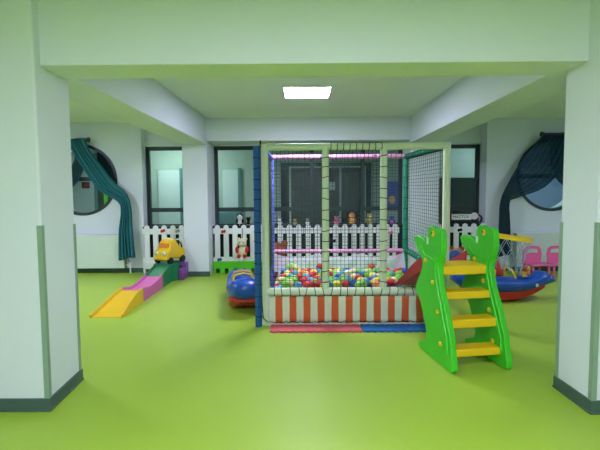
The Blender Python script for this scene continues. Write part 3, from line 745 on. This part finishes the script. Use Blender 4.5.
# ------------------------------------------------------------------ seesaw rockers
def seesaw(label, loc, rz):
    t = thing('rocker_seesaw', label, 'seesaw', loc, rz, 'blue dolphin shaped rocker seesaws')
    # spine table: x, z bottom, z top, half width
    T = [(-.66, .24, .30, .03), (-.64, .20, .36, .10), (-.58, .15, .41, .15), (-.48, .11, .425, .185), (-.36, .08, .37, .20), (-.24, .06, .31, .205), (-.10, .05, .295, .20), (.06, .05, .295, .20), (.20, .06, .285, .20), (.32, .08, .30, .195), (.41, .10, .34, .185), (.49, .13, .37, .17), (.56, .15, .36, .145), (.62, .165, .325, .115), (.67, .18, .28, .08), (.70, .195, .25, .04)]
    rings = []; n = 22; NS = 48
    for k in range(NS+1):
        x = -.64+1.34*k/NS; zb, zt, hw = interp(T, x)
        zb = max(zb, 0) + .05
        p = []
        for i in range(n):
            a = 2*PI*i/n; f = lambda v: math.copysign(abs(v)**.75, v)
            p.append((x, hw*f(math.cos(a)), (zb+zt)/2+(zt-zb)/2*f(math.sin(a))))
        rings.append(p)
    MB().loft(rings).build('body', M['see_b'], t, ang=80)
    rings = []
    for k in range(33):
        x = -.52+1.0*k/32; zb, zt, hw = interp(T, x); arc = .30*(x+.02)**2*2.0
        z0 = arc+.002; z1 = max(zb+.09, z0+.03); hw2 = hw*.97
        rings.append([(x, -hw2*.62, z0), (x, hw2*.62, z0), (x, hw2*.97, z0+.035), (x, hw2*.99, z1), (x, -hw2*.99, z1), (x, -hw2*.97, z0+.035)])
    o = MB().loft(rings).build('rocker_base', M['see_r'], t, ang=50); o['label'] = 'red curved rocker base'
    for X, s in ((-.16, -1), (.10, 1)):
        MB().tube([(X+.02*s, -.12, .30), (X+.0*s, -.125, .35), (X-.02*s, -.10, .40), (X-.025*s, 0, .42), (X-.02*s, .10, .40), (X, .125, .35), (X+.02*s, .12, .30)], .013, 10).build('handle', M['ramp_y'], t)
        MB().ell((X+.17*s, 0, .297), (.09, .13, .018), 14, 8).build('seat', M['see_b'], t)
    for y in (-1, 1):
        MB().ell((.575, y*.118, .30), (.022, .014, .018), 10, 8).build('eye', M['white'], t)
        MB().ell((.36, y*.180, .22), (.030, .016, .026), 12, 8).build('round_badge', M['p_cream'], t)
        MB().ell((.10, y*.195, .20), (.07, .012, .03), 12, 8).build('fin', M['see_b'], t)
    return t
seesaw('blue rocker seesaw with red base, end on beside the blue pit post', (-.755, 5.58, 0), math.radians(101))
seesaw('blue rocker seesaw with red base, side on behind the basketball hoop', (2.60, 5.75, 0), math.radians(3))

plush('plush_fox', 'small orange plush on the seat of the right blue seesaw', (2.86, 5.70, .308), .13, M['p_yellow'], M['p_brown'], M['p_brown'], M['p_yellow'], group='soft toys riding on the seesaw')
plush('plush_puppy', 'small tan plush near the nose of the right blue seesaw', (2.97, 5.80, .310), .12, M['p_yellow'], M['p_yellow'], M['p_brown'], M['p_brown'], group='soft toys riding on the seesaw')

# ------------------------------------------------------------------ pink chairs
def pchair(label, loc, rz):
    t = thing('toddler_chair', label, 'chair', loc, rz, 'pink plastic toddler chairs')
    outer = [(-.15, .22), (.15, .22), (.165, .36), (.15, .46), (.11, .50), (0, .51), (-.11, .50), (-.15, .46), (-.165, .36)]
    inner = [(-.11, .385), (0, .385), (.11, .385), (.112, .40), (.10, .445), (.07, .46), (0, .465), (-.07, .46), (-.10, .445)]
    inner = [(-.10, .39), (.10, .39), (.112, .405), (.108, .43), (.08, .452), (0, .458), (-.08, .452), (-.108, .43), (-.112, .405)]
    b = MB(); R = []
    for X, Z, x_, z_ in [(o[0], o[1], i_[0], i_[1]) for o, i_ in zip(outer, inner)]+[(outer[0][0], outer[0][1], inner[0][0], inner[0][1])]:
        R.append([(X, .10, Z), (X, .128, Z), (x_, .128, z_), (x_, .10, z_)])
    b.loft(R, cap=False); bmesh.ops.remove_doubles(b.bm, verts=b.bm.verts, dist=1e-4)
    b.build('backrest', M['pinkchair'], t, bevel=.006)
    MB().box(-.17, .17, -.16, .13, .20, .235).build('seat', M['pinkchair'], t, bevel=.012)
    for x in (-.15, .12):
        for y in (-.145, .095): MB().box(x, x+.03, y, y+.03, 0, .20).build('leg', M['pinkchair'], t, bevel=.006)
    return t
pchair('pink toddler chair nearer the hoop by the right radiator', (3.86, 7.30, 0), .1)
pchair('pink toddler chair half hidden by the right pillar', (4.24, 7.28, 0), -.15)

# ------------------------------------------------------------------ camera, world, output
cam = bpy.data.cameras.new('camera'); co = bpy.data.objects.new('camera', cam); COL.objects.link(co); scene.camera = co
F = 445.
cam.sensor_width = 36; cam.lens = 36*F/600; cam.clip_start = .05
th = math.atan(30/F); yaw = math.atan(2/F); roll = math.radians(.4)
co.location = (0, 0, 1.38)
co.rotation_mode = 'QUATERNION'
mr = Matrix.Rotation(yaw, 3, 'Z') @ Matrix.Rotation(PI/2-th, 3, 'X') @ Matrix.Rotation(-roll, 3, 'Z')
co.rotation_quaternion = mr.to_quaternion()
w = bpy.data.worlds.new('world'); scene.world = w; w.use_nodes = True
w.node_tree.nodes['Background'].inputs[0].default_value = (.02, .03, .035, 1); w.node_tree.nodes['Background'].inputs[1].default_value = 1
vs = scene.view_settings; vs.view_transform = 'Standard'; vs.look = 'None'; vs.exposure = .1; vs.gamma = 1; vs.use_curve_mapping = False
scene.cycles.use_denoising = True; scene.cycles.max_bounces = 10; scene.cycles.diffuse_bounces = 5; scene.cycles.transparent_max_bounces = 24
scene.cycles.sample_clamp_indirect = 4
